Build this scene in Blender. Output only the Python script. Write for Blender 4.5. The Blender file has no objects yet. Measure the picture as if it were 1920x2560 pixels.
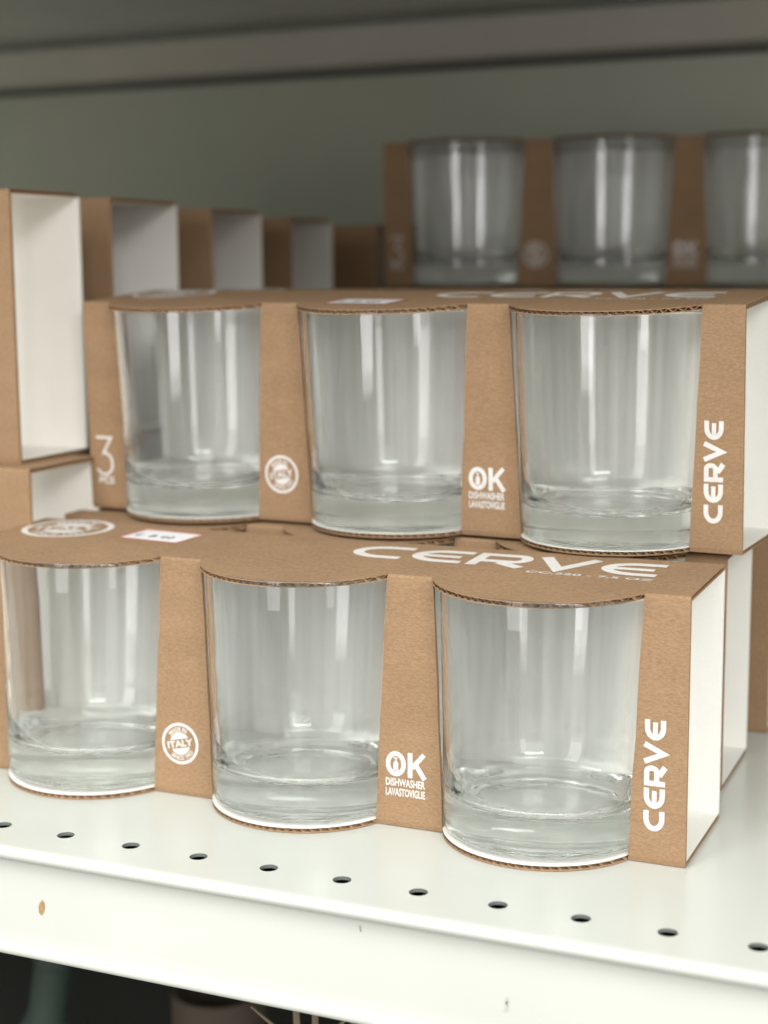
import bpy, math, random
from mathutils import Vector, Matrix
R = math.radians
sc = bpy.context.scene
COL = sc.collection

# ------------------------------------------------------------------ camera
cx, cy, cz = 0.0199, -0.4966, 0.1914
yaw, pitch, roll = 0.411, -0.1532, -0.0068
fw = Vector((-math.sin(yaw)*math.cos(pitch), math.cos(yaw)*math.cos(pitch), math.sin(pitch)))
rt = Vector((math.cos(yaw), math.sin(yaw), 0)); up = rt.cross(fw)
rt2 = rt*math.cos(roll) + up*math.sin(roll)
up2 = -rt*math.sin(roll) + up*math.cos(roll)
cam_d = bpy.data.cameras.new('camera'); cam = bpy.data.objects.new('camera', cam_d); COL.objects.link(cam)
M = Matrix((rt2, up2, -fw)).transposed().to_4x4(); M.translation = (cx, cy, cz)
cam.matrix_world = M
cam_d.sensor_fit = 'VERTICAL'; cam_d.sensor_height = 36.0; cam_d.sensor_width = 27.0
cam_d.lens = 3953.27/2560*36
cam_d.clip_start = 0.01; cam_d.clip_end = 50
cam_d.dof.use_dof = True; cam_d.dof.focus_distance = 0.525
cam_d.dof.aperture_fstop = (cam_d.lens/1000)/0.0072
sc.camera = cam

# ------------------------------------------------------------------ world
w = bpy.data.worlds.new('World'); sc.world = w; w.use_nodes = True
nt = w.node_tree; nt.nodes.clear()
out = nt.nodes.new('ShaderNodeOutputWorld'); bg = nt.nodes.new('ShaderNodeBackground')
tc = nt.nodes.new('ShaderNodeTexCoord'); sp = nt.nodes.new('ShaderNodeSeparateXYZ'); rp = nt.nodes.new('ShaderNodeValToRGB')
mp = nt.nodes.new('ShaderNodeMapRange'); mp.inputs['From Min'].default_value = -1; mp.inputs['From Max'].default_value = 1
nt.links.new(tc.outputs['Generated'], sp.inputs[0]); nt.links.new(sp.outputs['Z'], mp.inputs['Value'])
nt.links.new(mp.outputs[0], rp.inputs[0]); 
# the aisle opposite: upright shelving, gaps and posts, as a soft banded surround
mpw = nt.nodes.new('ShaderNodeMapping'); mpw.inputs['Scale'].default_value = (1, 1, .10)
nzw = nt.nodes.new('ShaderNodeTexNoise'); nzw.inputs['Scale'].default_value = 5.5; nzw.inputs['Detail'].default_value = 2.5
nt.links.new(tc.outputs['Generated'], mpw.inputs[0]); nt.links.new(mpw.outputs[0], nzw.inputs['Vector'])
rw = nt.nodes.new('ShaderNodeMapRange'); rw.inputs['From Min'].default_value = .42; rw.inputs['From Max'].default_value = .60
rw.inputs['To Min'].default_value = .45; rw.inputs['To Max'].default_value = 1.7
nt.links.new(nzw.outputs[0], rw.inputs[0])
mw = nt.nodes.new('ShaderNodeMix'); mw.data_type = 'RGBA'; mw.blend_type = 'MULTIPLY'; mw.inputs[0].default_value = 1
nt.links.new(rp.outputs[0], mw.inputs[6]); nt.links.new(rw.outputs[0], mw.inputs[7]); nt.links.new(mw.outputs[2], bg.inputs[0]); nt.links.new(bg.outputs[0], out.inputs[0])
e = rp.color_ramp.elements
e[0].position = 0.0; e[0].color = (.50, .49, .44, 1)
e[1].position = 1.0; e[1].color = (1.3, 1.35, 1.28, 1)
for p_, c_ in ((.47, (.48, .47, .43)), (.55, (.53, .53, .49)), (.66, (.9, .93, .88)), (.75, (1.5, 1.55, 1.48))):
    k = e.new(p_); k.color = (*c_, 1)
bg.inputs[1].default_value = 0.82

# ------------------------------------------------------------------ lamps: the shop's ceiling panels, plus two tall lamps added for streaks in the glass
def area(name, loc, target, sx, sy, power, color=(1, 1, 1)):
    d = bpy.data.lights.new(name, 'AREA'); d.shape = 'RECTANGLE'; d.size = sx; d.size_y = sy
    d.energy = power; d.color = color
    o = bpy.data.objects.new(name, d); COL.objects.link(o); o.location = loc
    o.rotation_euler = (Vector(target)-Vector(loc)).to_track_quat('-Z', 'Y').to_euler()
    return o
area('ceiling_light_key', (1.45, -2.3, 1.34), (-.15, .05, .1), 1.2, .6, 34, (1, .985, .955))
area('ceiling_light_aisle', (0.1, -1.5, 2.3), (-.15, -.1, .1), 3.0, 1.2, 38, (.99, 1, .97))
area('streak_fill_left', (-.44, -.86, .42), (-.20, .0, .10), .27, 1.0, 3.6, (1, .97, .98))  # added lamp near the camera: upright streaks and low frontal fill for the tumblers
area('streak_fill_right', (1.9, -1.9, .55), (-.15, .1, .1), .40, 1.6, 7, (1, .96, .97))  # added tall side lamp: faint wide streaks, some light for the back carton

sc.view_settings.view_transform = 'Standard'; sc.view_settings.look = 'None'
sc.view_settings.exposure = 0.24; sc.view_settings.gamma = 1.0
sc.render.engine = 'CYCLES'
cy_ = sc.cycles
cy_.max_bounces = 18; cy_.transmission_bounces = 15; cy_.glossy_bounces = 8; cy_.diffuse_bounces = 5
cy_.transparent_max_bounces = 16; cy_.caustics_refractive = True; cy_.caustics_reflective = True
cy_.blur_glossy = 0.3; cy_.sample_clamp_indirect = 30.0
cy_.use_denoising = True

# ------------------------------------------------------------------ materials
def mat(name):
    m = bpy.data.materials.new(name); m.use_nodes = True
    return m, m.node_tree, m.node_tree.nodes['Principled BSDF']
def nn(nt, t, **kw):
    n = nt.nodes.new(t)
    for k, v in kw.items():
        if k in n.inputs: n.inputs[k].default_value = v
        else: setattr(n, k, v)
    return n
def card_mat(name, c1, c2, c3, rough=.85, bump=.15, speck=0.5, spec=.25, big=.07):
    m, nt, b = mat(name)
    tc = nn(nt, 'ShaderNodeTexCoord')
    n1 = nn(nt, 'ShaderNodeTexNoise'); n1.inputs['Scale'].default_value = 620; n1.inputs['Detail'].default_value = 6; n1.inputs['Roughness'].default_value = .7
    mpn = nn(nt, 'ShaderNodeMapping'); mpn.inputs['Scale'].default_value = (1, 1, 2.6)
    n2 = nn(nt, 'ShaderNodeTexNoise'); n2.inputs['Scale'].default_value = 900; n2.inputs['Detail'].default_value = 3
    n3 = nn(nt, 'ShaderNodeTexNoise'); n3.inputs['Scale'].default_value = 38; n3.inputs['Detail'].default_value = 3
    for n in (n1, n2, n3): nt.links.new(mpn.outputs[0], n.inputs['Vector'])
    nt.links.new(tc.outputs['Object'], mpn.inputs[0])
    r1 = nn(nt, 'ShaderNodeValToRGB'); r1.color_ramp.elements[0].position = .33; r1.color_ramp.elements[1].position = .68
    r1.color_ramp.elements[0].color = (*c2, 1); r1.color_ramp.elements[1].color = (*c1, 1)
    nt.links.new(n1.outputs[0], r1.inputs[0])
    mx = nn(nt, 'ShaderNodeMix', data_type='RGBA'); mx.inputs[7].default_value = (*c3, 1)
    r2 = nn(nt, 'ShaderNodeMapRange'); r2.inputs['From Min'].default_value = .60; r2.inputs['From Max'].default_value = .76; r2.inputs['To Max'].default_value = speck
    nt.links.new(n2.outputs[0], r2.inputs[0]); nt.links.new(r2.outputs[0], mx.inputs[0]); nt.links.new(r1.outputs[0], mx.inputs[6])
    mx2 = nn(nt, 'ShaderNodeMix', data_type='RGBA', blend_type='MULTIPLY'); mx2.inputs[0].default_value = 1
    r3 = nn(nt, 'ShaderNodeMapRange'); r3.inputs['From Min'].default_value = .3; r3.inputs['From Max'].default_value = .7
    r3.inputs['To Min'].default_value = 1-big; r3.inputs['To Max'].default_value = 1+big*.6
    nt.links.new(n3.outputs[0], r3.inputs[0]); nt.links.new(mx.outputs[2], mx2.inputs[6]); nt.links.new(r3.outputs[0], mx2.inputs[7])
    nt.links.new(mx2.outputs[2], b.inputs['Base Color'])
    bm = nn(nt, 'ShaderNodeBump'); bm.inputs['Strength'].default_value = bump; bm.inputs['Distance'].default_value = .0004
    nt.links.new(n1.outputs[0], bm.inputs['Height']); nt.links.new(bm.outputs[0], b.inputs['Normal'])
    b.inputs['Roughness'].default_value = rough; b.inputs['Specular IOR Level'].default_value = spec
    return m
KRAFT = card_mat('kraft_card', (.358, .230, .135), (.252, .156, .085), (.165, .095, .050), speck=.6, bump=.3)
EDGE = card_mat('kraft_cut_edge', (.43, .27, .155), (.34, .20, .11), (.25, .14, .07), bump=.3)
FLUTE = card_mat('kraft_flute', (.50, .335, .20), (.38, .24, .135), (.30, .18, .09))
WLIN = card_mat('white_liner', (.845, .83, .785), (.82, .80, .755), (.74, .71, .66), speck=.12, bump=.04, big=.012)
INK = card_mat('white_ink', (.72, .70, .68), (.62, .59, .56), (.56, .44, .33), speck=.4, bump=.1)

def glass_mat():
    m, nt, b = mat('tumbler_glass')
    b.inputs['Base Color'].default_value = (.985, .995, .992, 1)
    b.inputs['Transmission Weight'].default_value = 1.0
    b.inputs['IOR'].default_value = 1.50
    b.inputs['Roughness'].default_value = 0.0
    tc = nn(nt, 'ShaderNodeTexCoord'); mpn = nn(nt, 'ShaderNodeMapping'); mpn.inputs['Scale'].default_value = (1, 1, .22)
    n = nn(nt, 'ShaderNodeTexNoise'); n.inputs['Scale'].default_value = 55; n.inputs['Detail'].default_value = 1.5
    nt.links.new(tc.outputs['Object'], mpn.inputs[0]); nt.links.new(mpn.outputs[0], n.inputs['Vector'])
    bp = nn(nt, 'ShaderNodeBump'); bp.inputs['Strength'].default_value = .016; bp.inputs['Distance'].default_value = .0012
    nt.links.new(n.outputs[0], bp.inputs['Height']); nt.links.new(bp.outputs[0], b.inputs['Normal'])
    df = nn(nt, 'ShaderNodeBsdfDiffuse'); df.inputs['Color'].default_value = (.86, .88, .85, 1)
    ms = nn(nt, 'ShaderNodeMixShader'); mp2 = nn(nt, 'ShaderNodeMapping'); mp2.inputs['Scale'].default_value = (1, 1, .06)
    n2 = nn(nt, 'ShaderNodeTexNoise'); n2.inputs['Scale'].default_value = 150; n2.inputs['Detail'].default_value = 4
    nt.links.new(tc.outputs['Object'], mp2.inputs[0]); nt.links.new(mp2.outputs[0], n2.inputs['Vector'])
    mr = nn(nt, 'ShaderNodeMapRange'); mr.inputs['From Min'].default_value = .35; mr.inputs['From Max'].default_value = .72
    mr.inputs['To Min'].default_value = .014; mr.inputs['To Max'].default_value = .046
    nt.links.new(n2.outputs[0], mr.inputs[0]); nt.links.new(mr.outputs[0], ms.inputs[0])
    nt.links.new(b.outputs[0], ms.inputs[1]); nt.links.new(df.outputs[0], ms.inputs[2])
    nt.links.new(ms.outputs[0], nt.nodes['Material Output'].inputs['Surface'])
    va = nn(nt, 'ShaderNodeVolumeAbsorption'); va.inputs['Color'].default_value = (.66, .90, .74, 1); va.inputs['Density'].default_value = 1.9
    nt.links.new(va.outputs[0], nt.nodes['Material Output'].inputs['Volume'])
    return m
GLASS = glass_mat()

def enamel(name, col, rough, var=.03, coat=0.0):
    m, nt, b = mat(name)
    tc = nn(nt, 'ShaderNodeTexCoord')
    n = nn(nt, 'ShaderNodeTexNoise'); n.inputs['Scale'].default_value = 14; n.inputs['Detail'].default_value = 5
    n2 = nn(nt, 'ShaderNodeTexNoise'); n2.inputs['Scale'].default_value = 700; n2.inputs['Detail'].default_value = 2
    nt.links.new(tc.outputs['Object'], n.inputs['Vector']); nt.links.new(tc.outputs['Object'], n2.inputs['Vector'])
    r = nn(nt, 'ShaderNodeValToRGB'); r.color_ramp.elements[0].position = .3; r.color_ramp.elements[1].position = .7
    r.color_ramp.elements[0].color = (*[c*(1-var) for c in col], 1); r.color_ramp.elements[1].color = (*[min(.95, c*(1+var)) for c in col], 1)
    nt.links.new(n.outputs[0], r.inputs[0])
    sk = nn(nt, 'ShaderNodeTexNoise'); sk.inputs['Scale'].default_value = 330; sk.inputs['Detail'].default_value = 4; sk.inputs['Roughness'].default_value = .65
    nt.links.new(tc.outputs['Object'], sk.inputs['Vector'])
    sm = nn(nt, 'ShaderNodeMapRange'); sm.inputs['From Min'].default_value = .67; sm.inputs['From Max'].default_value = .74; sm.inputs['To Max'].default_value = .07
    nt.links.new(sk.outputs[0], sm.inputs[0])
    mk = nn(nt, 'ShaderNodeMix', data_type='RGBA'); mk.inputs[7].default_value = (col[0]*.55, col[1]*.52, col[2]*.48, 1)
    nt.links.new(sm.outputs[0], mk.inputs[0]); nt.links.new(r.outputs[0], mk.inputs[6]); nt.links.new(mk.outputs[2], b.inputs['Base Color'])
    mr = nn(nt, 'ShaderNodeMapRange'); mr.inputs['To Min'].default_value = rough*.8; mr.inputs['To Max'].default_value = rough*1.25
    nt.links.new(n.outputs[0], mr.inputs[0]); nt.links.new(mr.outputs[0], b.inputs['Roughness'])
    bp = nn(nt, 'ShaderNodeBump'); bp.inputs['Strength'].default_value = .04; bp.inputs['Distance'].default_value = .0003
    nt.links.new(n2.outputs[0], bp.inputs['Height']); nt.links.new(bp.outputs[0], b.inputs['Normal'])
    b.inputs['Coat Weight'].default_value = coat; b.inputs['Coat Roughness'].default_value = .08
    return m
SHELFM = enamel('white_enamel', (.565, .578, .535), .22)
WALLM = enamel('grey_green_panel', (.40, .42, .335), .42, .05)
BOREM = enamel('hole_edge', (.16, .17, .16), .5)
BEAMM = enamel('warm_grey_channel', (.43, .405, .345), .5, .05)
DARKM = enamel('dark_metal_and_shade', (.06, .06, .055), .6)
RUST = card_mat('rust_chip', (.50, .36, .17), (.33, .19, .07), (.20, .12, .05), bump=.5)
SCRATCH = enamel('grey_scratch', (.49, .50, .465), .6)
GRIME = enamel('black_grime', (.05, .045, .04), .7)

def plain(name, col, rough=.6):
    return enamel(name, col, rough, .08)
STICK = plain('sticker_paper', (.82, .82, .84), .4)
REDI = plain('sticker_red', (.75, .12, .10), .5)
BLKI = plain('sticker_black', (.05, .05, .07), .5)

# ------------------------------------------------------------------ mesh helpers
class MB:
    def __init__(s): s.v = []; s.f = []; s.m = []; s.mats = []
    def mi(s, m):
        if m not in s.mats: s.mats.append(m)
        return s.mats.index(m)
    def add(s, vs, fs, m):
        o = len(s.v); s.v += [tuple(v) for v in vs]; k = s.mi(m)
        for f in fs: s.f.append(tuple(o+i for i in f)); s.m.append(k)
    def box(s, a, b, m, mm=None):
        x0, y0, z0 = a; x1, y1, z1 = b
        vs = [(x0,y0,z0),(x1,y0,z0),(x1,y1,z0),(x0,y1,z0),(x0,y0,z1),(x1,y0,z1),(x1,y1,z1),(x0,y1,z1)]
        fs = {'zn':(0,3,2,1),'zp':(4,5,6,7),'yn':(0,1,5,4),'xp':(1,2,6,5),'yp':(2,3,7,6),'xn':(3,0,4,7)}
        o = len(s.v); s.v += vs
        for k, f in fs.items():
            s.f.append(tuple(o+i for i in f)); s.m.append(s.mi((mm or {}).get(k, m)))
    def tube(s, pts, rad, m, n=8):
        rings = []
        for i, p in enumerate(pts):
            p = Vector(p); a = Vector(pts[max(0, i-1)]); b = Vector(pts[min(len(pts)-1, i+1)])
            t = (b-a).normalized(); u = t.orthogonal().normalized(); v = t.cross(u)
            r = rad[i] if isinstance(rad, (list, tuple)) else rad
            rings.append([p+(u*math.cos(2*math.pi*k/n)+v*math.sin(2*math.pi*k/n))*r for k in range(n)])
        vs = [q for r in rings for q in r]; fs = []
        for i in range(len(rings)-1):
            for k in range(n):
                fs.append((i*n+k, i*n+(k+1)%n, (i+1)*n+(k+1)%n, (i+1)*n+k))
        fs += [tuple(range(n-1, -1, -1)), tuple((len(rings)-1)*n+k for k in range(n))]
        s.add(vs, fs, m)
    def lathe(s, prof, m, n=48, c=(0, 0, 0)):
        vs = []; fs = []; L = []
        for r, z in prof:
            if r < 1e-6: L.append((len(vs), 1)); vs.append((c[0], c[1], c[2]+z))
            else:
                L.append((len(vs), n))
                vs += [(c[0]+r*math.cos(2*math.pi*k/n), c[1]+r*math.sin(2*math.pi*k/n), c[2]+z) for k in range(n)]
        for i in range(len(L)-1):
            (a, na), (b, nb) = L[i], L[i+1]
            for k in range(n):
                k2 = (k+1) % n
                if na == 1 and nb == 1: continue
                if na == 1: fs.append((a, b+k2, b+k))
                elif nb == 1: fs.append((a+k, a+k2, b))
                else: fs.append((a+k, a+k2, b+k2, b+k))
        s.add(vs, fs, m)
    def build(s, name, parent=None, warp=None, smooth=False, angle=None):
        me = bpy.data.meshes.new(name)
        vs = [warp(*v) for v in s.v] if warp else s.v
        me.from_pydata(vs, [], s.f)
        for m in s.mats: me.materials.append(m)
        for p, k in zip(me.polygons, s.m): p.material_index = k
        me.update()
        if smooth:
            for p in me.polygons: p.use_smooth = True
        if angle: me.set_sharp_from_angle(angle=angle)
        o = bpy.data.objects.new(name, me); COL.objects.link(o)
        if parent: o.parent = parent
        return o
def tag(o, label=None, cat=None, group=None, kind=None):
    if label: o['label'] = label
    if cat: o['category'] = cat
    if group: o['group'] = group
    if kind: o['kind'] = kind
    return o
def empty(name, loc, rz=0):
    o = bpy.data.objects.new(name, None); COL.objects.link(o); o.location = loc; o.rotation_euler = (0, 0, rz)
    o.empty_display_size = .02
    return o
def copy_tree(o, parent=None):
    c = o.copy(); COL.objects.link(c)
    if parent: c.parent = parent
    for ch in o.children: copy_tree(ch, c)
    return c

# ------------------------------------------------------------------ lettering
_tc = {}
def text2d(s, size=1.0, bold=0.0, sx=1.0):
    """flat triangles of the words, lower left corner at the origin, capital height = size"""
    key = (s, bold)
    if key not in _tc:
        cu = bpy.data.curves.new('t', 'FONT'); cu.body = s; cu.size = 1; cu.offset = bold; cu.resolution_u = 3; cu.fill_mode = 'FRONT'
        ob = bpy.data.objects.new('t', cu); COL.objects.link(ob)
        bpy.context.view_layer.update()
        me = bpy.data.meshes.new_from_object(ob.evaluated_get(bpy.context.evaluated_depsgraph_get()))
        vs = [(v.co.x, v.co.y) for v in me.vertices]; fs = [tuple(p.vertices) for p in me.polygons]
        bpy.data.objects.remove(ob); bpy.data.curves.remove(cu); bpy.data.meshes.remove(me)
        x0 = min(v[0] for v in vs); x1 = max(v[0] for v in vs); y0 = min(v[1] for v in vs); y1 = max(v[1] for v in vs)
        _tc[key] = ([((a-x0)/(y1-y0), (b-y0)/(y1-y0)) for a, b in vs], fs, (x1-x0)/(y1-y0))
    vs, fs, wd = _tc[key]
    return [(a*size*sx, b*size) for a, b in vs], fs, wd*size*sx
def fit_text(s, x0, y0, wdt, hgt, bold=0.0):
    vs, fs, wd = text2d(s, 1, bold)
    return [(x0+a/wd*wdt, y0+b*hgt) for a, b in vs], fs
def ribbon(pts, wd):
    """flat stroke with mitred joins"""
    L = []; Rr = []
    P = [Vector(p) for p in pts]
    for i, p in enumerate(P):
        d0 = (P[i]-P[i-1]).normalized() if i else (P[1]-P[0]).normalized()
        d1 = (P[i+1]-P[i]).normalized() if i < len(P)-1 else d0
        n0 = Vector((-d0.y, d0.x)); n1 = Vector((-d1.y, d1.x)); n = (n0+n1).normalized()
        k = wd/2/max(.45, n.dot(n0))
        L.append(p+n*k); Rr.append(p-n*k)
    n = len(P); vs = [tuple(q) for q in L]+[tuple(q) for q in Rr]
    return vs, [(i, n+i, n+i+1, i+1) for i in range(n-1)]
def arcp(c, rx, ry, a0, a1, n=12):
    return [(c[0]+rx*math.cos(R(a0+(a1-a0)*i/n)), c[1]+ry*math.sin(R(a0+(a1-a0)*i/n))) for i in range(n+1)]
def brand_glyphs(adv, h, wgt):
    """the wide rounded word mark, lower left at the origin: list of (verts, faces)"""
    W = adv*.90; t = wgt; res = []
    def C(x):
        hx = W*.62
        return [(x+W, h-t/2)] + [(x+hx, h-t/2)] + arcp((x+hx, h/2), hx-t/2, h/2-t/2, 96, 264, 18) + [(x+hx, t/2), (x+W, t/2)]
    x = 0
    res.append(ribbon(C(x), t)); x += adv
    for _ in (0,):
        res.append(ribbon(C(x), t)); res.append(ribbon([(x+t*1.02, h/2), (x+W*.88, h/2)], t*.9)); x += adv
    # R
    rr = (h-t)*.30
    res.append(ribbon([(x+t/2, 0), (x+t/2, h)], t))
    mid = h*.40
    rc = (h-t/2+mid)/2; ry = (h-t/2-mid)/2
    res.append(ribbon([(x+t*1.0, h-t/2)] + [(x+W*.70, h-t/2)] + arcp((x+W*.70, rc), W*.30-t/2, ry, 84, -84, 12) + [(x+W*.70, mid), (x+t*1.0, mid)], t))
    res.append(ribbon([(x+W*.52, mid-t*.45), (x+W*.97, 0)], t*1.08)); x += adv
    # V
    x -= adv*.02
    res.append(ribbon([(x+t*.35, h), (x+W*.52, t*.35), (x+W*1.04-t*.35, h)], t*1.05)); x += adv*1.04
    res.append(ribbon(C(x), t)); res.append(ribbon([(x+t*1.02, h/2), (x+W*.88, h/2)], t*.9))
    return res, x+W
def stamp2d(r, detail=True, tilt=12):
    """round made-in stamp centred on the origin"""
    res = []
    def ring(ro, ri, a0=0, a1=360, n=64):
        vs = []; 
        for i in range(n+1):
            a = R(a0+(a1-a0)*i/n); vs += [(ro*math.cos(a), ro*math.sin(a)), (ri*math.cos(a), ri*math.sin(a))]
        return vs, [(2*i, 2*i+1, 2*i+3, 2*i+2) for i in range(n)]
    def rot(vs, a):
        c, s = math.cos(R(a)), math.sin(R(a)); return [(x*c-y*s, x*s+y*c) for x, y in vs]
    res.append(ring(r, r*.865))
    def bend(s, rad, h, amid, span, inner=False):
        vs, fs, wd = text2d(s, 1, .02)
        o = []
        for x, y in vs:
            f = x/wd-.5
            if not inner: a = R(amid)-f*R(span); q = rad+y*h
            else: a = R(amid)+f*R(span); q = rad+h-y*h
            o.append((q*math.cos(a), q*math.sin(a)))
        return o, fs
    res.append(bend('MADE IN', r*.60, r*.20, 102, 84))
    res.append(bend('SINCE 1953', r*.61, r*.19, 282, 104, True))
    # two caps of the inner disc
    for sgn in (1, -1):
        vs = []; n = 24; c = r*.22; a0 = math.asin(c/(r*.54))
        for i in range(n+1):
            a = a0+(math.pi-2*a0)*i/n; vs.append((r*.54*math.cos(a), sgn*r*.54*math.sin(a)))
        f = tuple(range(n+1)) if sgn > 0 else tuple(range(n, -1, -1))
        res.append((rot(vs, tilt), [f]))
    for ro, a0, a1 in ((.575, 42, 138), (.575, 222, 318)):
        v, f = ring(r*ro+r*.018, r*ro, a0+tilt, a1+tilt, 20); res.append((v, f))
    v, f = fit_text('ITALY', -r*.70, -r*.165, r*1.40, r*.33, .035)
    res.append((rot(v, tilt), f))
    return res
def ok2d(x, z, wd):
    """OK with a little bottle in the O, two lines under it"""
    res = []
    h = wd*.60; t = wd*.115
    res.append(ribbon(arcp((x+wd*.255, z+wd*.47+h/2), wd*.255-t/2, h/2-t/2, 0, 360, 40), t))
    bx, bz = x+wd*.255, z+wd*.47+h/2
    b = wd*.062
    res.append(([(bx-b, bz-wd*.16), (bx+b, bz-wd*.16), (bx+b, bz+wd*.02), (bx+b*.4, bz+wd*.07), (bx-b*.4, bz+wd*.07), (bx-b, bz+wd*.02)], [(0, 1, 2, 3, 4, 5)]))
    res.append(([(bx-b*.25, bz+wd*.07), (bx+b*.25, bz+wd*.07), (bx+b*.25, bz+wd*.13), (bx-b*.25, bz+wd*.13)], [(0, 1, 2, 3)]))
    res.append(([(bx-b*.9, bz+wd*.12), (bx+b*.7, bz+wd*.12), (bx+b*.7, bz+wd*.145), (bx-b*.9, bz+wd*.155)], [(0, 1, 2, 3)]))
    k0 = x+wd*.56; zz = z+wd*.47
    res.append(ribbon([(k0+t/2, zz), (k0+t/2, zz+h)], t*1.05))
    res.append(ribbon([(k0+t*.9, zz+h*.40), (x+wd*.97, zz+h*.985)], t*.95))
    res.append(ribbon([(k0+t*1.7, zz+h*.56), (x+wd*.985, zz+h*.0)], t*1.05))
    res.append(fit_text('DISHWASHER', x, z+wd*.235, wd, wd*.19, .03))
    res.append(fit_text('LAVASTOVIGLIE', x, z, wd, wd*.19, .03))
    return res
def put2d(mb, parts, fn, m):
    """fn(u, v, k) -> 3D point, each stroke a hair above the last so that none coincide"""
    for k, (vs, fs) in enumerate(parts):
        mb.add([fn(a, b, k) for a, b in vs], fs, m)

# ------------------------------------------------------------------ the carton of three
H, L, Q, D = .088, .2822, .0899, .0522
TC = .0018                                   # board thickness
WE, WM, WBE, WBM = .0149, .0168, .0190, .0249
def carton(name, loc, rz, sh=0, ty=0, H=H, L=L, Q=Q, D=D, we=WE, wm=WM, wbe=WBE, wbm=WBM, prints=True, sticker=None, tz=0.0, seed=0, cup=None, detail=True):
    rnd = random.Random(seed)
    root = empty(name, loc, rz)
    def warp(x, y, z):
        bow = .0006*math.sin(math.pi*min(1, max(0, (x+L)/L)))*(z/H)*rnd_b
        return (x+sh*z/H, y+ty*z/H, z+tz*(y/D)*(z/H)+bow)
    rnd_b = rnd.uniform(-.6, .8)
    mids = [-L/2-Q/2, -L/2+Q/2]
    top = [(-L, -L+we), (mids[0]-wm/2, mids[0]+wm/2), (mids[1]-wm/2, mids[1]+wm/2), (-we, 0)]
    bot = [(-L, -L+wbe), (mids[0]-wbm/2, mids[0]+wbm/2), (mids[1]-wbm/2, mids[1]+wbm/2), (-wbe, 0)]
    gx = [-L/2-Q, -L/2, -L/2+Q]
    r_fold = .0011
    def outline(pan, prot, ystart):
        """front edge columns (x, y0): straight at the strips, an arc at every glass"""
        o = []
        for i in range(4):
            o += [(pan[i][0], ystart), (pan[i][1], ystart)]
            if i < 3:
                a, b = pan[i][1], pan[i+1][0]; c = (b-a)/2; m = (a+b)/2
                Rr = (c*c+prot*prot)/(2*prot); dd = Rr-prot; th = math.asin(c/Rr)
                if dd < 0: th = math.pi-th
                for k in range(41):
                    t = -th+2*th*k/40; o.append((m+Rr*math.sin(t), dd-Rr*math.cos(t)))
        return o
    def y0_at(o, x):
        for i in range(len(o)-1):
            if o[i][0] <= x <= o[i+1][0] and o[i+1][0] > o[i][0]:
                f = (x-o[i][0])/(o[i+1][0]-o[i][0]); return o[i][1]*(1-f)+o[i+1][1]*f
        return o[-1][1] if x > -L/2 else o[0][1]
    def sheet(mb, o, y1, z0, z1, mt, mb_, me_):
        n = len(o)
        vs = [(x, y, z1) for x, y in o]+[(x, y1, z1) for x, y in o]+[(x, y, z0) for x, y in o]+[(x, y1, z0) for x, y in o]
        T, Bk, F2, B2 = 0, n, 2*n, 3*n
        mb.add(vs, [(T+i, T+i+1, Bk+i+1, Bk+i) for i in range(n-1) if o[i+1][0]-o[i][0] > 1e-7], mt)
        mb.add(vs, [(F2+i, B2+i, B2+i+1, F2+i+1) for i in range(n-1) if o[i+1][0]-o[i][0] > 1e-7], mb_)
        mb.add(vs, [(F2+i, F2+i+1, T+i+1, T+i) for i in range(n-1)]+[(F2, T, Bk, B2), (T+n-1, F2+n-1, B2+n-1, Bk+n-1)]+[(B2+i+1, B2+i, Bk+i, Bk+i+1) for i in range(n-1)], me_)
    def flutes(mb, o, y1, z0, z1):
        lam = .0027; vs = []; fs = []; N = int((L-.0008)/lam*8) if detail else 0
        for i in range(N+1):
            x = -L+.0004+(L-.0008)*i/N
            y0 = y0_at(o, x)+.00012+.0001*math.sin(x*900)
            zc = (z0+z1)/2; a = (z1-z0)/2-.00003
            ph = 2*math.pi*(x/lam+.12*math.sin(x*130+seed))
            z = zc+a*math.sin(ph)
            for yy in (y0, y1-.0004): vs += [(x, yy, z+.00007), (x, yy, z-.00007)]
        for i in range(N):
            a = 4*i; b = 4*i+4
            fs += [(a, b, b+2, a+2), (a+1, a+3, b+3, b+1), (a, a+1, b+1, b), (a+2, b+2, b+3, a+3)]
        mb.add(vs, fs, FLUTE)
    li = .00022
    # lid
    o = outline(top, .0246, r_fold)
    m = MB(); sheet(m, o, D, H-li, H, KRAFT, FLUTE, EDGE); flutes(m, o, D, H-TC+li, H-li); sheet(m, o, D-.0003, H-TC, H-TC+li, FLUTE, WLIN, EDGE)
    lid = m.build('lid', root, warp)
    # base
    o = outline(bot, .0212, TC)
    m = MB(); sheet(m, o, D, 0, li, FLUTE, KRAFT, EDGE); flutes(m, o, D, li, TC-li); sheet(m, o, D-.0003, TC-li, TC, WLIN, FLUTE, WLIN)
    m.build('base', root, warp)
    # back
    m = MB(); m.box((-L, D-TC, TC), (0, D, H-TC), WLIN, {'yp': KRAFT, 'xp': WLIN, 'xn': EDGE})
    m.build('back_panel', root, warp)
    # the four front strips, folded out of the lid
    strips = []
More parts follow.
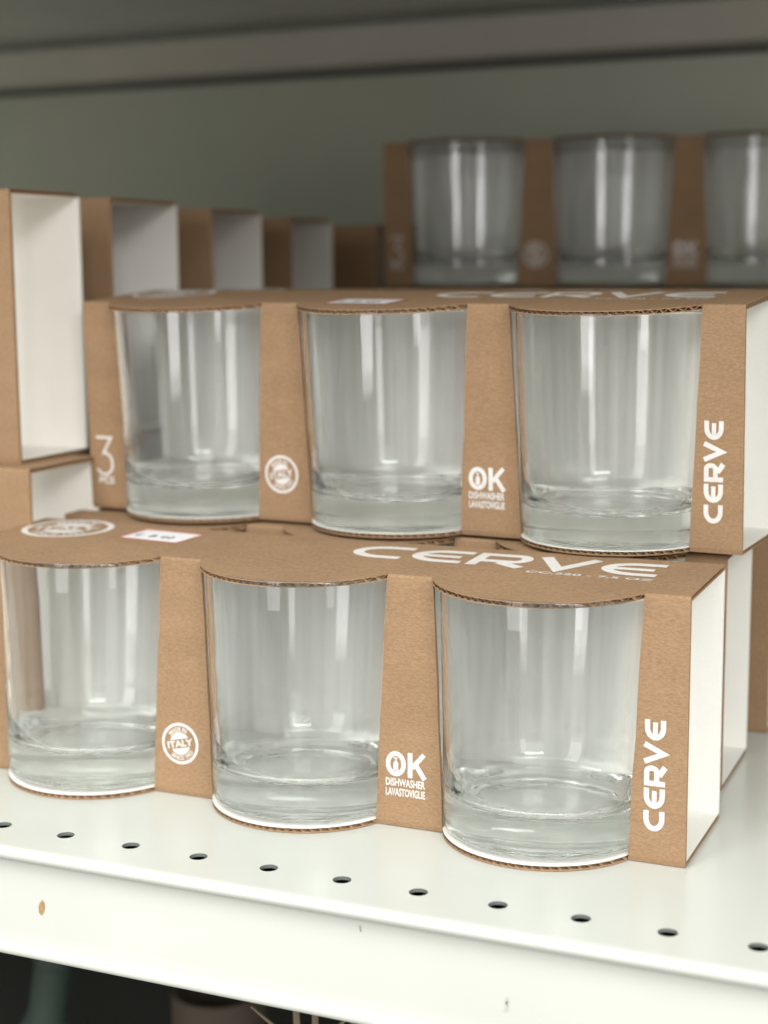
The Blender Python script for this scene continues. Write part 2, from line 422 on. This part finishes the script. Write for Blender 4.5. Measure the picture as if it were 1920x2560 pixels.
    for i in range(4):
        m = MB(); prof = [(r_fold, H)]
        prof = [(r_fold-r_fold*math.sin(R(a)), H-r_fold+r_fold*math.cos(R(a))) for a in (0, 18, 36, 54, 72, 90)]
        prof += [(0, H*f) for f in (.9, .75, .6, .45, .3, .15, .02)] + [(.0004, 0)]
        inner = [(TC, 0)] + [(TC, H*f) for f in (.02, .15, .3, .45, .6, .75, .9)] + [(TC, H-TC-.0001), (r_fold, H-TC+.0001)]
        loop = prof+inner; n = len(loop); vs = []
        for (y, z) in loop:
            f = 1-z/H
            xa = top[i][0]*(1-f)+bot[i][0]*f; xb = top[i][1]*(1-f)+bot[i][1]*f
            wob = .00022*math.sin(z*170+i*2+seed)
            yo = -.0005*math.sin(math.pi*z/H)*(.4+.6*rnd_b)
            if i > 0: xa += wob
            if i < 3: xb += wob*.8
            vs += [(xa, y+yo, z), (xb, y+yo, z)]
        np_ = len(prof)
        fo = [(2*j, 2*j+2, 2*j+3, 2*j+1) for j in range(np_-1)]
        m.add(vs, fo, KRAFT)
        fi = [(2*j, 2*j+2, 2*j+3, 2*j+1) for j in range(np_, n-1)]
        m.add(vs, fi, WLIN)
        m.add(vs, [(2*(np_-1), 2*np_, 2*np_+1, 2*np_-1)], EDGE)
        m.add(vs, [(2*(n-1), 0, 1, 2*n-1)], EDGE)
        # the cut sides, quads between matching outer and inner heights
        sd = []
        seq_o = list(range(np_)); seq_i = list(range(n-1, np_-1, -1))
        m.add(vs, [tuple(2*j for j in range(n))[::-1], tuple(2*j+1 for j in range(n))], EDGE)
        st = m.build('front_strip', root, warp); strips.append(st)
    e_ = .00008
    def wall(x0, z0, k0=0): return lambda a, b, k: (x0+a, -e_-.0005*math.sin(math.pi*(z0+b)/H)*(.4+.6*rnd_b)-k*.000006, z0+b)
    if prints:
        X = lambda x: x-L
        # big word mark, small print and stamp on the lid
        m = MB(); g, wd = brand_glyphs(.0236, .0203, .0041)
        sx = .1145/wd
        put2d(m, g, lambda a, b, k: (X(.1500)+a*sx, .0240+b, H+e_+k*.000006), INK)
        m.build('printed_lettering', lid, warp)
        m = MB(); t1 = fit_text('CC.220 - 7,5 OZ', 0, 0, .0440, .0034, .02)
        put2d(m, [t1], lambda a, b, k: (X(.2210)+a, .0175+b, H+e_), INK)
        m.build('printed_lettering', lid, warp)
        m = MB(); put2d(m, stamp2d(.0184), lambda a, b, k: (X(.0226)+a, .0355+b, H+e_+k*.000005), INK)
        m.build('printed_stamp', lid, warp)
        # 3 PCS
        m = MB()
        ps = [ribbon([(0, .0165), (.0078, .0165), (.0035, .0098)] + arcp((.0038, .0053), .0042, .0047, 82, -150, 16), .0011)]
        put2d(m, ps, wall(X(.0035), .0140), INK)
        put2d(m, [fit_text('PCS', 0, 0, .0078, .0030, .03)], wall(X(.0042), .0107), INK)
        m.build('printed_lettering', strips[0], warp)
        m = MB(); put2d(m, stamp2d(.0077), wall(X(.0950), .0192), INK); m.build('printed_stamp', strips[1], warp)
        m = MB(); put2d(m, ok2d(0, 0, .0147), wall(X(.1774), .0108), INK); m.build('printed_lettering', strips[2], warp)
        m = MB(); g, wd = brand_glyphs(.0073, .0069, .0017); s2 = .0366/wd
        put2d(m, [([(-b, a*s2) for a, b in vs], fs) for vs, fs in g], wall(X(.2752), .0108), INK)
        m.build('printed_lettering', strips[3], warp)
    if sticker:
        sx0, sy0, sa = sticker
        sw, shh = .0275, .0180
        def P(a, b, z):
            c, s = math.cos(sa), math.sin(sa); return (sx0-L+a*c-b*s, sy0+a*s+b*c, H+z)
        st = None
        m = MB(); vs = []
        nx = 14; ny = 3
        for j in range(ny):
            for i in range(nx+1):
                a = sw*i/nx; b = shh*j/(ny-1)
                if j != 1 and 0 < i < nx: b += .0003*(1 if i % 2 else -1)     # fluted label edge
                vs.append(P(a, b, .00020))
        fs = [(j*(nx+1)+i, j*(nx+1)+i+1, (j+1)*(nx+1)+i+1, (j+1)*(nx+1)+i) for j in range(ny-1) for i in range(nx)]
        m.add(vs, fs, STICK)
        # red border lines on all four sides
        bw = .0006
        for (a0, b0, a1, b1) in ((0, -.0002, sw, bw), (0, shh-bw, sw, shh+.0002), (0, bw, bw, shh-bw), (sw-bw, bw, sw, shh-bw)):
            m.add([P(a0, b0, .00024), P(a1, b0, .00024), P(a1, b1, .00024), P(a0, b1, .00024)], [(0, 1, 2, 3)], REDI)
        st = m.build('price_sticker', lid, warp)
        m = MB()
        for s, x0, wdt in (('€', .0028, .0026), ('8', .0096, .0026), ('.', .0131, .0006), ('4', .0148, .0026), ('0', .0182, .0026)):
            hh = .0045 if s != '.' else .0006
            v, f = fit_text(s, x0, .0052, wdt, hh, .02)
            m.add([P(a, b, .00028) for a, b in v], f, BLKI)
        # same level as the sticker: both belong to the lid
        m.build('price_digits', lid, warp)
    return root, warp, gx

# ------------------------------------------------------------------ the tumbler
def tumbler_profile(h=.0840, rt=.0373, rb=.0343):
    w_t = .0013; p = []
    # underside with a shallow push-up
    p += [(0, .0022), (.012, .0021), (.022, .0017), (.0275, .0009), (.0290, .0002), (.0305, 0), (rb-.0020, 0)]
    for a in (20, 45, 70, 90): p.append((rb-.0020+.0020*math.sin(R(a)), .0020-.0020*math.cos(R(a))))
    # slight heel ring then the straight flaring wall
    zz = [.004, .008, .012, .0145, .017, .020, .03, .04, .05, .06, .07, .08, h-.0010]
    for z in zz:
        r = rb+(rt-rb)*((z/h)**1.0)
        if z in (.012,): r += .00010
        if z in (.0145,): r -= .00012
        p.append((r, z))
    # rounded rim
    rc = rt-w_t/2-.0001
    for a in (30, 60, 90, 120, 150): p.append((rc+(w_t/2+.0002)*math.cos(R(a)), h-.0008+(.0008)*math.sin(R(a))))
    for z in (h-.0012, .07, .06, .05, .04, .032):
        t = w_t+.0006*(1-z/h); p.append((rb+(rt-rb)*(z/h)-t, z))
    # inside heel: fillet into the thick floor
    p += [(.0331, .023), (.0326, .0184), (.0315, .0153), (.0298, .0133), (.0276, .0123), (.0258, .0120), (.0248, .0115), (.0228, .0113), (.012, .0118), (0, .0121)]
    return p
def tumbler(loc, warp, gx, root_m, label, group, first=[None]):
    pass
_gm = {}
def tumblers(pack, loc, rz, warp, gx, key, labels, group, dy=.0129):
    for i, (x, lab) in enumerate(zip(gx, labels)):
        if 'g' not in _gm:
            m = MB(); m.lathe(tumbler_profile(), GLASS, 96)
            ob = m.build('glass_tumbler', None, smooth=True)
            _gm['g'] = ob
        else:
            ob = _gm['g'].copy(); COL.objects.link(ob)
        c, s = math.cos(rz), math.sin(rz)
        lx, ly = x+SHEAR[key][0]*.016, dy
        ob.location = (loc[0]+lx*c-ly*s, loc[1]+lx*s+ly*c, loc[2]+TC+.0001)
        spin = 1.9*i+{'A': .3, 'B': 2.2, 'F': 4.1}[key]
        ob.rotation_euler = (Matrix.Rotation(rz, 3, 'Z') @ Matrix.Rotation(-SHEAR[key][1]/H, 3, 'X') @ Matrix.Rotation(spin, 3, 'Z')).to_euler()
        tag(ob, lab, 'glass tumbler', group)
SHEAR = {'A': (-.0011, .0042), 'B': (-.0008, -.0014), 'F': (0, 0)}

# ================================================================== THE SETTING: the shelf bay
XL, XR, YB = -1.25, .55, .625
LIPY, HY, HX0, HS = -.0835, -.0649, -.3141, .0261
# main shelf: perforated strip + deck behind + rolled front nose
m = MB(); cell = HS/2; tsh = .0012
nl = int((HX0-XL)/HS); nr = int((XR-HX0)/HS)
xs0 = HX0-(nl+.5)*HS; xs1 = HX0+(nr+.5)*HS
ya, yb = HY-.0100, HY+.0130
for i in range(-nl, nr+1):
    x = HX0+i*HS; n = 32; rr = .0030
    vs = []; 
    for kx in range(n):
        a = 2*math.pi*kx/n; ca, sa = math.cos(a), math.sin(a)
        vs.append((x+rr*ca, HY+rr*sa, 0))
    for kx in range(n):
        a = 2*math.pi*kx/n; ca, sa = math.cos(a), math.sin(a)
        # project on the cell's rectangle
        tx = (HS/2)/abs(ca) if abs(ca) > 1e-9 else 1e9
        tyy = ((yb-HY) if sa > 0 else (HY-ya))/abs(sa) if abs(sa) > 1e-9 else 1e9
        t = min(tx, tyy); vs.append((x+t*ca, HY+t*sa, 0))
    m.add(vs, [(kx, n+kx, n+(kx+1) % n, (kx+1) % n) for kx in range(n)], SHELFM)
    # fill the four corners left by the radial projection
    cor = [(x+HS/2, yb), (x-HS/2, yb), (x-HS/2, ya), (x+HS/2, ya)]
    out_ = [vs[n+kx] for kx in range(n)]
    for (px, py) in cor:
        ds = sorted(range(n), key=lambda q: (out_[q][0]-px)**2+(out_[q][1]-py)**2)
        onx = [q for q in ds if abs(out_[q][0]-px) < 1e-6][:1]; ony = [q for q in ds if abs(out_[q][1]-py) < 1e-6][:1]
        if onx and ony:
            tri = [(px, py, 0), out_[onx[0]], out_[ony[0]]]
            cr = (tri[1][0]-px)*(tri[2][1]-py)-(tri[1][1]-py)*(tri[2][0]-px)
            m.add(tri, [(0, 1, 2) if cr > 0 else (0, 2, 1)], SHELFM)
    # bore wall
    vs = [(x+(rr)*math.cos(2*math.pi*kx/n), HY+(rr)*math.sin(2*math.pi*kx/n), z) for z in (0, -tsh) for kx in range(n)]
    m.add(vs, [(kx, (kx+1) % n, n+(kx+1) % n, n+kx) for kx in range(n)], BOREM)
m.add([(xs0, yb, 0), (xs1, yb, 0), (xs1, YB, 0), (xs0, YB, 0)], [(0, 1, 2, 3)], SHELFM)
# nose profile (y, z) swept along x: bead, shadow gap, flat fascia, curled bottom
prof = [(ya, 0), (-.0785, 0)]
for a in range(90, 271-20, 15): prof.append((-.0805+.0026*math.cos(R(a)), -.0023+.0023*math.sin(R(a))))
prof += [(-.0790, -.0047), (-.0779, -.0058), (-.0780, -.0078), (-.0785, -.0120), (-.0795, -.0300), (-.0796, -.0345)]
prof += [(-.0799, -.0354), (-.0804, -.0364), (-.0807, -.0375), (-.0805, -.0386), (-.0799, -.0393), (-.0792, -.0394), (-.0780, -.0388), (-.0768, -.0376), (-.0768, -.0060), (-.0765, -tsh), (ya, -tsh), (YB, -tsh)]
n = len(prof); nx = 2
vs = [(x, y, z) for x in (xs0, xs1) for (y, z) in prof]
m.add(vs, [(i, i+1, n+i+1, n+i) for i in range(n-2)], SHELFM)
shelf = m.build('shelf', None, smooth=True, angle=R(35)); tag(shelf, kind='structure')
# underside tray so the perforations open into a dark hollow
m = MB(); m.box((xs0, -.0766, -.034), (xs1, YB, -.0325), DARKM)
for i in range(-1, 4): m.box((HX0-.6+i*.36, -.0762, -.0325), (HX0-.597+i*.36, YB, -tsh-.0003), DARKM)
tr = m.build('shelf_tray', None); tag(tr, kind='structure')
# back panel of the bay
m = MB(); m.box((XL-.2, YB+.0005, -.6), (XR+.4, YB+.012, .60), WALLM)
wl = m.build('back_wall', None); tag(wl, kind='structure')
# the shelf above: tray with a rear channel
UZ = .372
m = MB()
m.box((XL-.2, -.083, UZ), (XR+.4, YB, UZ+.0015), SHELFM)
m.box((XL-.2, -.0835, UZ-.0360), (XR+.4, -.0805, UZ+.003), SHELFM)
us = m.build('upper_shelf', None); tag(us, kind='structure')
m = MB()
prof = [(YB-.022, UZ-.0055), (YB-.022, UZ-.0305), (YB-.020, UZ-.0325), (YB-.002, UZ-.0325), (YB-.002, UZ-.0055)]
vs = [(x, y, z) for x in (XL-.2, XR+.4) for (y, z) in prof]; n = len(prof)
m.add(vs, [(i, (i+1) % n, n+(i+1) % n, n+i) for i in range(n)]+[tuple(range(n))[::-1], tuple(range(n, 2*n))], BEAMM)
m.box((XL-.2, YB-.0012, UZ-.0375), (XR+.4, YB+.0003, UZ-.0330), DARKM)  # dark strip painting in the shadow line where channel meets wall
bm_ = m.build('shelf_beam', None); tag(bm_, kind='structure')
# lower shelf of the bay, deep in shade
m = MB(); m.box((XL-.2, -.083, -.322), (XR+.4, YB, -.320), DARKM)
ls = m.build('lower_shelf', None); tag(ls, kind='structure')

# ================================================================== wear on the shelf edge
m = MB(); pts = [(0.2, 1), (.7, .45), (.62, -.15), (.35, -.75), (-.15, -1), (-.6, -.7), (-.68, -.1), (-.45, .35), (-.2, .65), (0, .62)]
m.add([(-.2887+a*.0017, -.0794, -.0205+b*.0028) for a, b in pts], [tuple(range(len(pts)-1, -1, -1))], RUST)
o = m.build('rust_chip', shelf); o['label'] = 'small brown chip in the white paint of the shelf edge'
m = MB()
for (x, z, dx, dz, wd) in ((-.1236, -.0250, .0004, .0034, .0002), (-.1243, -.0262, .0014, .0008, .0004), (-.1230, -.0246, -.0006, .0016, .00025)):
    m.add([(x-wd, -.0796, z), (x+wd, -.0796, z), (x+dx+wd, -.0796, z+dz), (x+dx-wd, -.0796, z+dz)], [(0, 1, 2, 3)], SCRATCH)
o = m.build('paint_scratch', shelf)
m = MB(); m.add([(-.1711, -.0788, -.0095), (-.1708, -.0788, -.0097), (-.1713, -.0785, -.0078), (-.1715, -.0785, -.0078)], [(0, 1, 2, 3)], GRIME)
m.build('grime_mark', shelf)

# ================================================================== CARTONS AND TUMBLERS
GRP = 'kraft cartons of three tumblers'
# front carton on the shelf
A = ((-.0856, -.0147, 0.0003), -.0046)
ra, wa, gx = carton('tumbler_carton', *A, sh=-.0011, ty=.0042, sticker=(.0530, .0256, -.10), tz=.0012, seed=1)
tag(ra, 'front kraft carton of three tumblers on the white shelf, readable price sticker on its lid', 'carton', GRP)
GG = 'clear tumblers held in the cartons'
tumblers(ra, *A, wa, gx, 'A', ['clear tumbler at the left end of the front carton with the price sticker',
    'clear tumbler in the middle of the front carton, left of its OK strip',
    'clear tumbler at the right end of the front bottom carton, nearest the camera'], GG)
# carton behind it and the one stacked on that
Cc = ((-.0905, .0654, .0003), .0119)
rc_, wc, gx = carton('tumbler_carton', *Cc, prints=False, seed=2)
tag(rc_, 'kraft carton right behind the front bottom one, carrying the stacked carton', 'carton', GRP)
B = ((-.0839, .0577, .0901), -.0556)
rb_, wb, gx = carton('tumbler_carton', *B, sh=-.0008, ty=-.0014, sticker=(.1180, -.0030, -.05), tz=.0040, seed=3)
tag(rb_, 'upper kraft carton of three tumblers with a sharp white 3 on its left strip', 'carton', GRP)
tumblers(rb_, *B, wb, gx, 'B', ['clear tumbler at the left end of the upper stacked carton, beside the 3',
    'clear tumbler in the middle of the upper stacked carton, left of its OK strip',
    'clear tumbler at the right end of the upper stacked carton, beside vertical white lettering'], GG)
# rows behind, two layers deep
proto_plain, wE, gxE = carton('tumbler_carton', (-.0880, .1452, .0003), 0.0, prints=False, seed=4)
tag(proto_plain, 'bottom kraft carton third from the front, its right strip at the right photo edge', 'carton', GRP)
proto_print, wP, gxP = carton('tumbler_carton', (-.0890, .1400, .0886), -.03, seed=5, tz=.0048)
tag(proto_print, 'lettered lid of a kraft carton just behind the upper carton with the 3', 'carton', GRP)
names = {3: 'fourth', 4: 'fifth', 5: 'sixth', 6: 'seventh'}
row4, w4, g4 = carton('tumbler_carton', (-.0890, .2210, .0886), -.01, seed=8)
for i, (x, y, a) in enumerate([(-.091, .222, .01), (-.086, .300, -.01), (-.092, .379, .008), (-.088, .4575, 0)]):
    lo = copy_tree(proto_plain); lo.location = (x, y, .0003); lo.rotation_euler.z = a
    tag(lo, 'bottom layer kraft carton in the %s row, hidden by rows before it' % names[i+3], 'carton', GRP)
    hi = row4 if i == 0 else copy_tree(row4); hi.location = (x+.002, y-.001, .0886); hi.rotation_euler.z = -a
    tag(hi, 'top layer kraft carton in the %s row, its lid seen edge-on' % names[i+3], 'carton', GRP)
F = ((-.1020, .4754, .1795), .1907)
rf_, wf, gx = carton('tumbler_carton', *F, seed=6)
tag(rf_, 'blurred kraft carton of three tumblers standing highest, turned askew at the back right', 'carton', GRP)
tumblers(rf_, *F, wf, gx, 'F', ['blurred tumbler at the left end of the askew highest back carton',
    'blurred tumbler in the middle of the askew highest back carton',
    'blurred tumbler at the right end of the askew highest back carton'], GG)
# the column of taller cartons at the left, open white ends towards the camera
HG, DG = .1118, .050
G0r, wg, _ = carton('tall_carton', (-.364, .026, .0003), 0, H=HG, D=DG, we=.034, wbe=.040, L=.31, prints=False, seed=7)
GG2 = 'tall kraft cartons stacked at the left'
tag(G0r, 'lower tall kraft carton at the left edge with another carton on top', 'carton', GG2)
specs = [(-.377, .038, .1122, .0, 'large kraft carton at the upper left edge with bright white open end', None),
         (-.3865, .125, .1122, 0, 'second tall carton of the upper left row, grey white open end', 1),
         (-.385, .2150, .1100, 0, 'third tall carton of the upper left row, grey open end', 1),
         (-.388, .310, .1080, 0, 'fourth tall carton of the upper left row, smallest open end in view', 1),
         (-.385, .425, .1065, 0, 'last tall carton of the upper left row, dark brown, beside the askew back carton', 1)]
low_names = ['', 'second', 'third', 'fourth', 'last']
for i, (x, y, z, a, lab, lowr) in enumerate(specs):
    g = copy_tree(G0r); g.location = (x, y, z); g.rotation_euler.z = a; tag(g, lab, 'carton', GG2)
    if lowr:
        g.scale.y = 1.2 if i == 1 else 1.1
        q = copy_tree(G0r); q.location = (x, y, .0003); q.scale = (1, 1.1, (z-.0006)/HG)
        tag(q, 'bottom carton hidden under the %s tall carton of the left row' % low_names[i], 'carton', GG2)

# ================================================================== things in the dark on the shelf below
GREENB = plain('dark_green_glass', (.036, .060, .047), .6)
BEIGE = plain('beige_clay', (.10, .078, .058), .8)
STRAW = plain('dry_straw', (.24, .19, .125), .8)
def lathe_thing(name, loc, prof, mt, label, cat, tilt=(0, 0, 0)):
    m = MB(); m.lathe(prof, mt, 40); o = m.build(name, None, smooth=True, angle=R(40)); o.location = loc; o.rotation_euler = tilt
    tag(o, label, cat); return o
bp = [(0, 0), (.034, 0), (.036, .004), (.036, .15), (.032, .168), (.018, .19), (.0135, .205), (.0135, .245), (.0155, .247), (.0155, .255), (.012, .256), (.0115, .25), (.011, .2), (0, .19)]
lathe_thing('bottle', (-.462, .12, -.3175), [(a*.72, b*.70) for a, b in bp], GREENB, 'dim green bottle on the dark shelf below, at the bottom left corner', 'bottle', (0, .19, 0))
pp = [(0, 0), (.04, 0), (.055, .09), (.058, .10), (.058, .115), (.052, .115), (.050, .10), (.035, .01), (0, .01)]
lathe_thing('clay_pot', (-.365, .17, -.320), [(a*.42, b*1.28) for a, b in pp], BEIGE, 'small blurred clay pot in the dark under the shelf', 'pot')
vz = [(0, 0), (.03, 0), (.04, .04), (.042, .09), (.030, .14), (.022, .16), (.026, .17), (.022, .17), (.018, .155), (.026, .13), (.036, .08), (.03, .01), (0, .01)]
vr = empty('twig_vase', (-.205, -.03, -.320)); tag(vr, 'dark vase of dry crossing twigs just under the shelf edge', 'vase')
m = MB(); m.lathe(vz, GREENB, 36); m.build('vase', vr, smooth=True, angle=R(40))
rnd = random.Random(5)
for i in range(9):
    a = rnd.uniform(0, 6.28); tip = Vector((math.cos(a)*rnd.uniform(.02, .055), math.sin(a)*.03-.005, rnd.uniform(.225, .262)))
    b0 = Vector((math.cos(a+2.6)*.008, math.sin(a+2.6)*.008, .03))
    pts = [b0.lerp(tip, t)+Vector((rnd.uniform(-.002, .002), rnd.uniform(-.002, .002), 0))*(t*(1-t)*4) for t in [j/7 for j in range(8)]]
    m = MB(); m.tube(pts, [.0021-.00012*j for j in range(8)], STRAW, 6)
    for t in (.6, .75, .88):
        p = b0.lerp(tip, t); q = p+Vector((rnd.uniform(-.02, .02), rnd.uniform(-.012, .012), .022))
        m.tube([p, p.lerp(q, .5)+Vector((0, 0, .002)), q], [.0008, .0007, .0004], STRAW, 5)
    m.build('twig', vr)
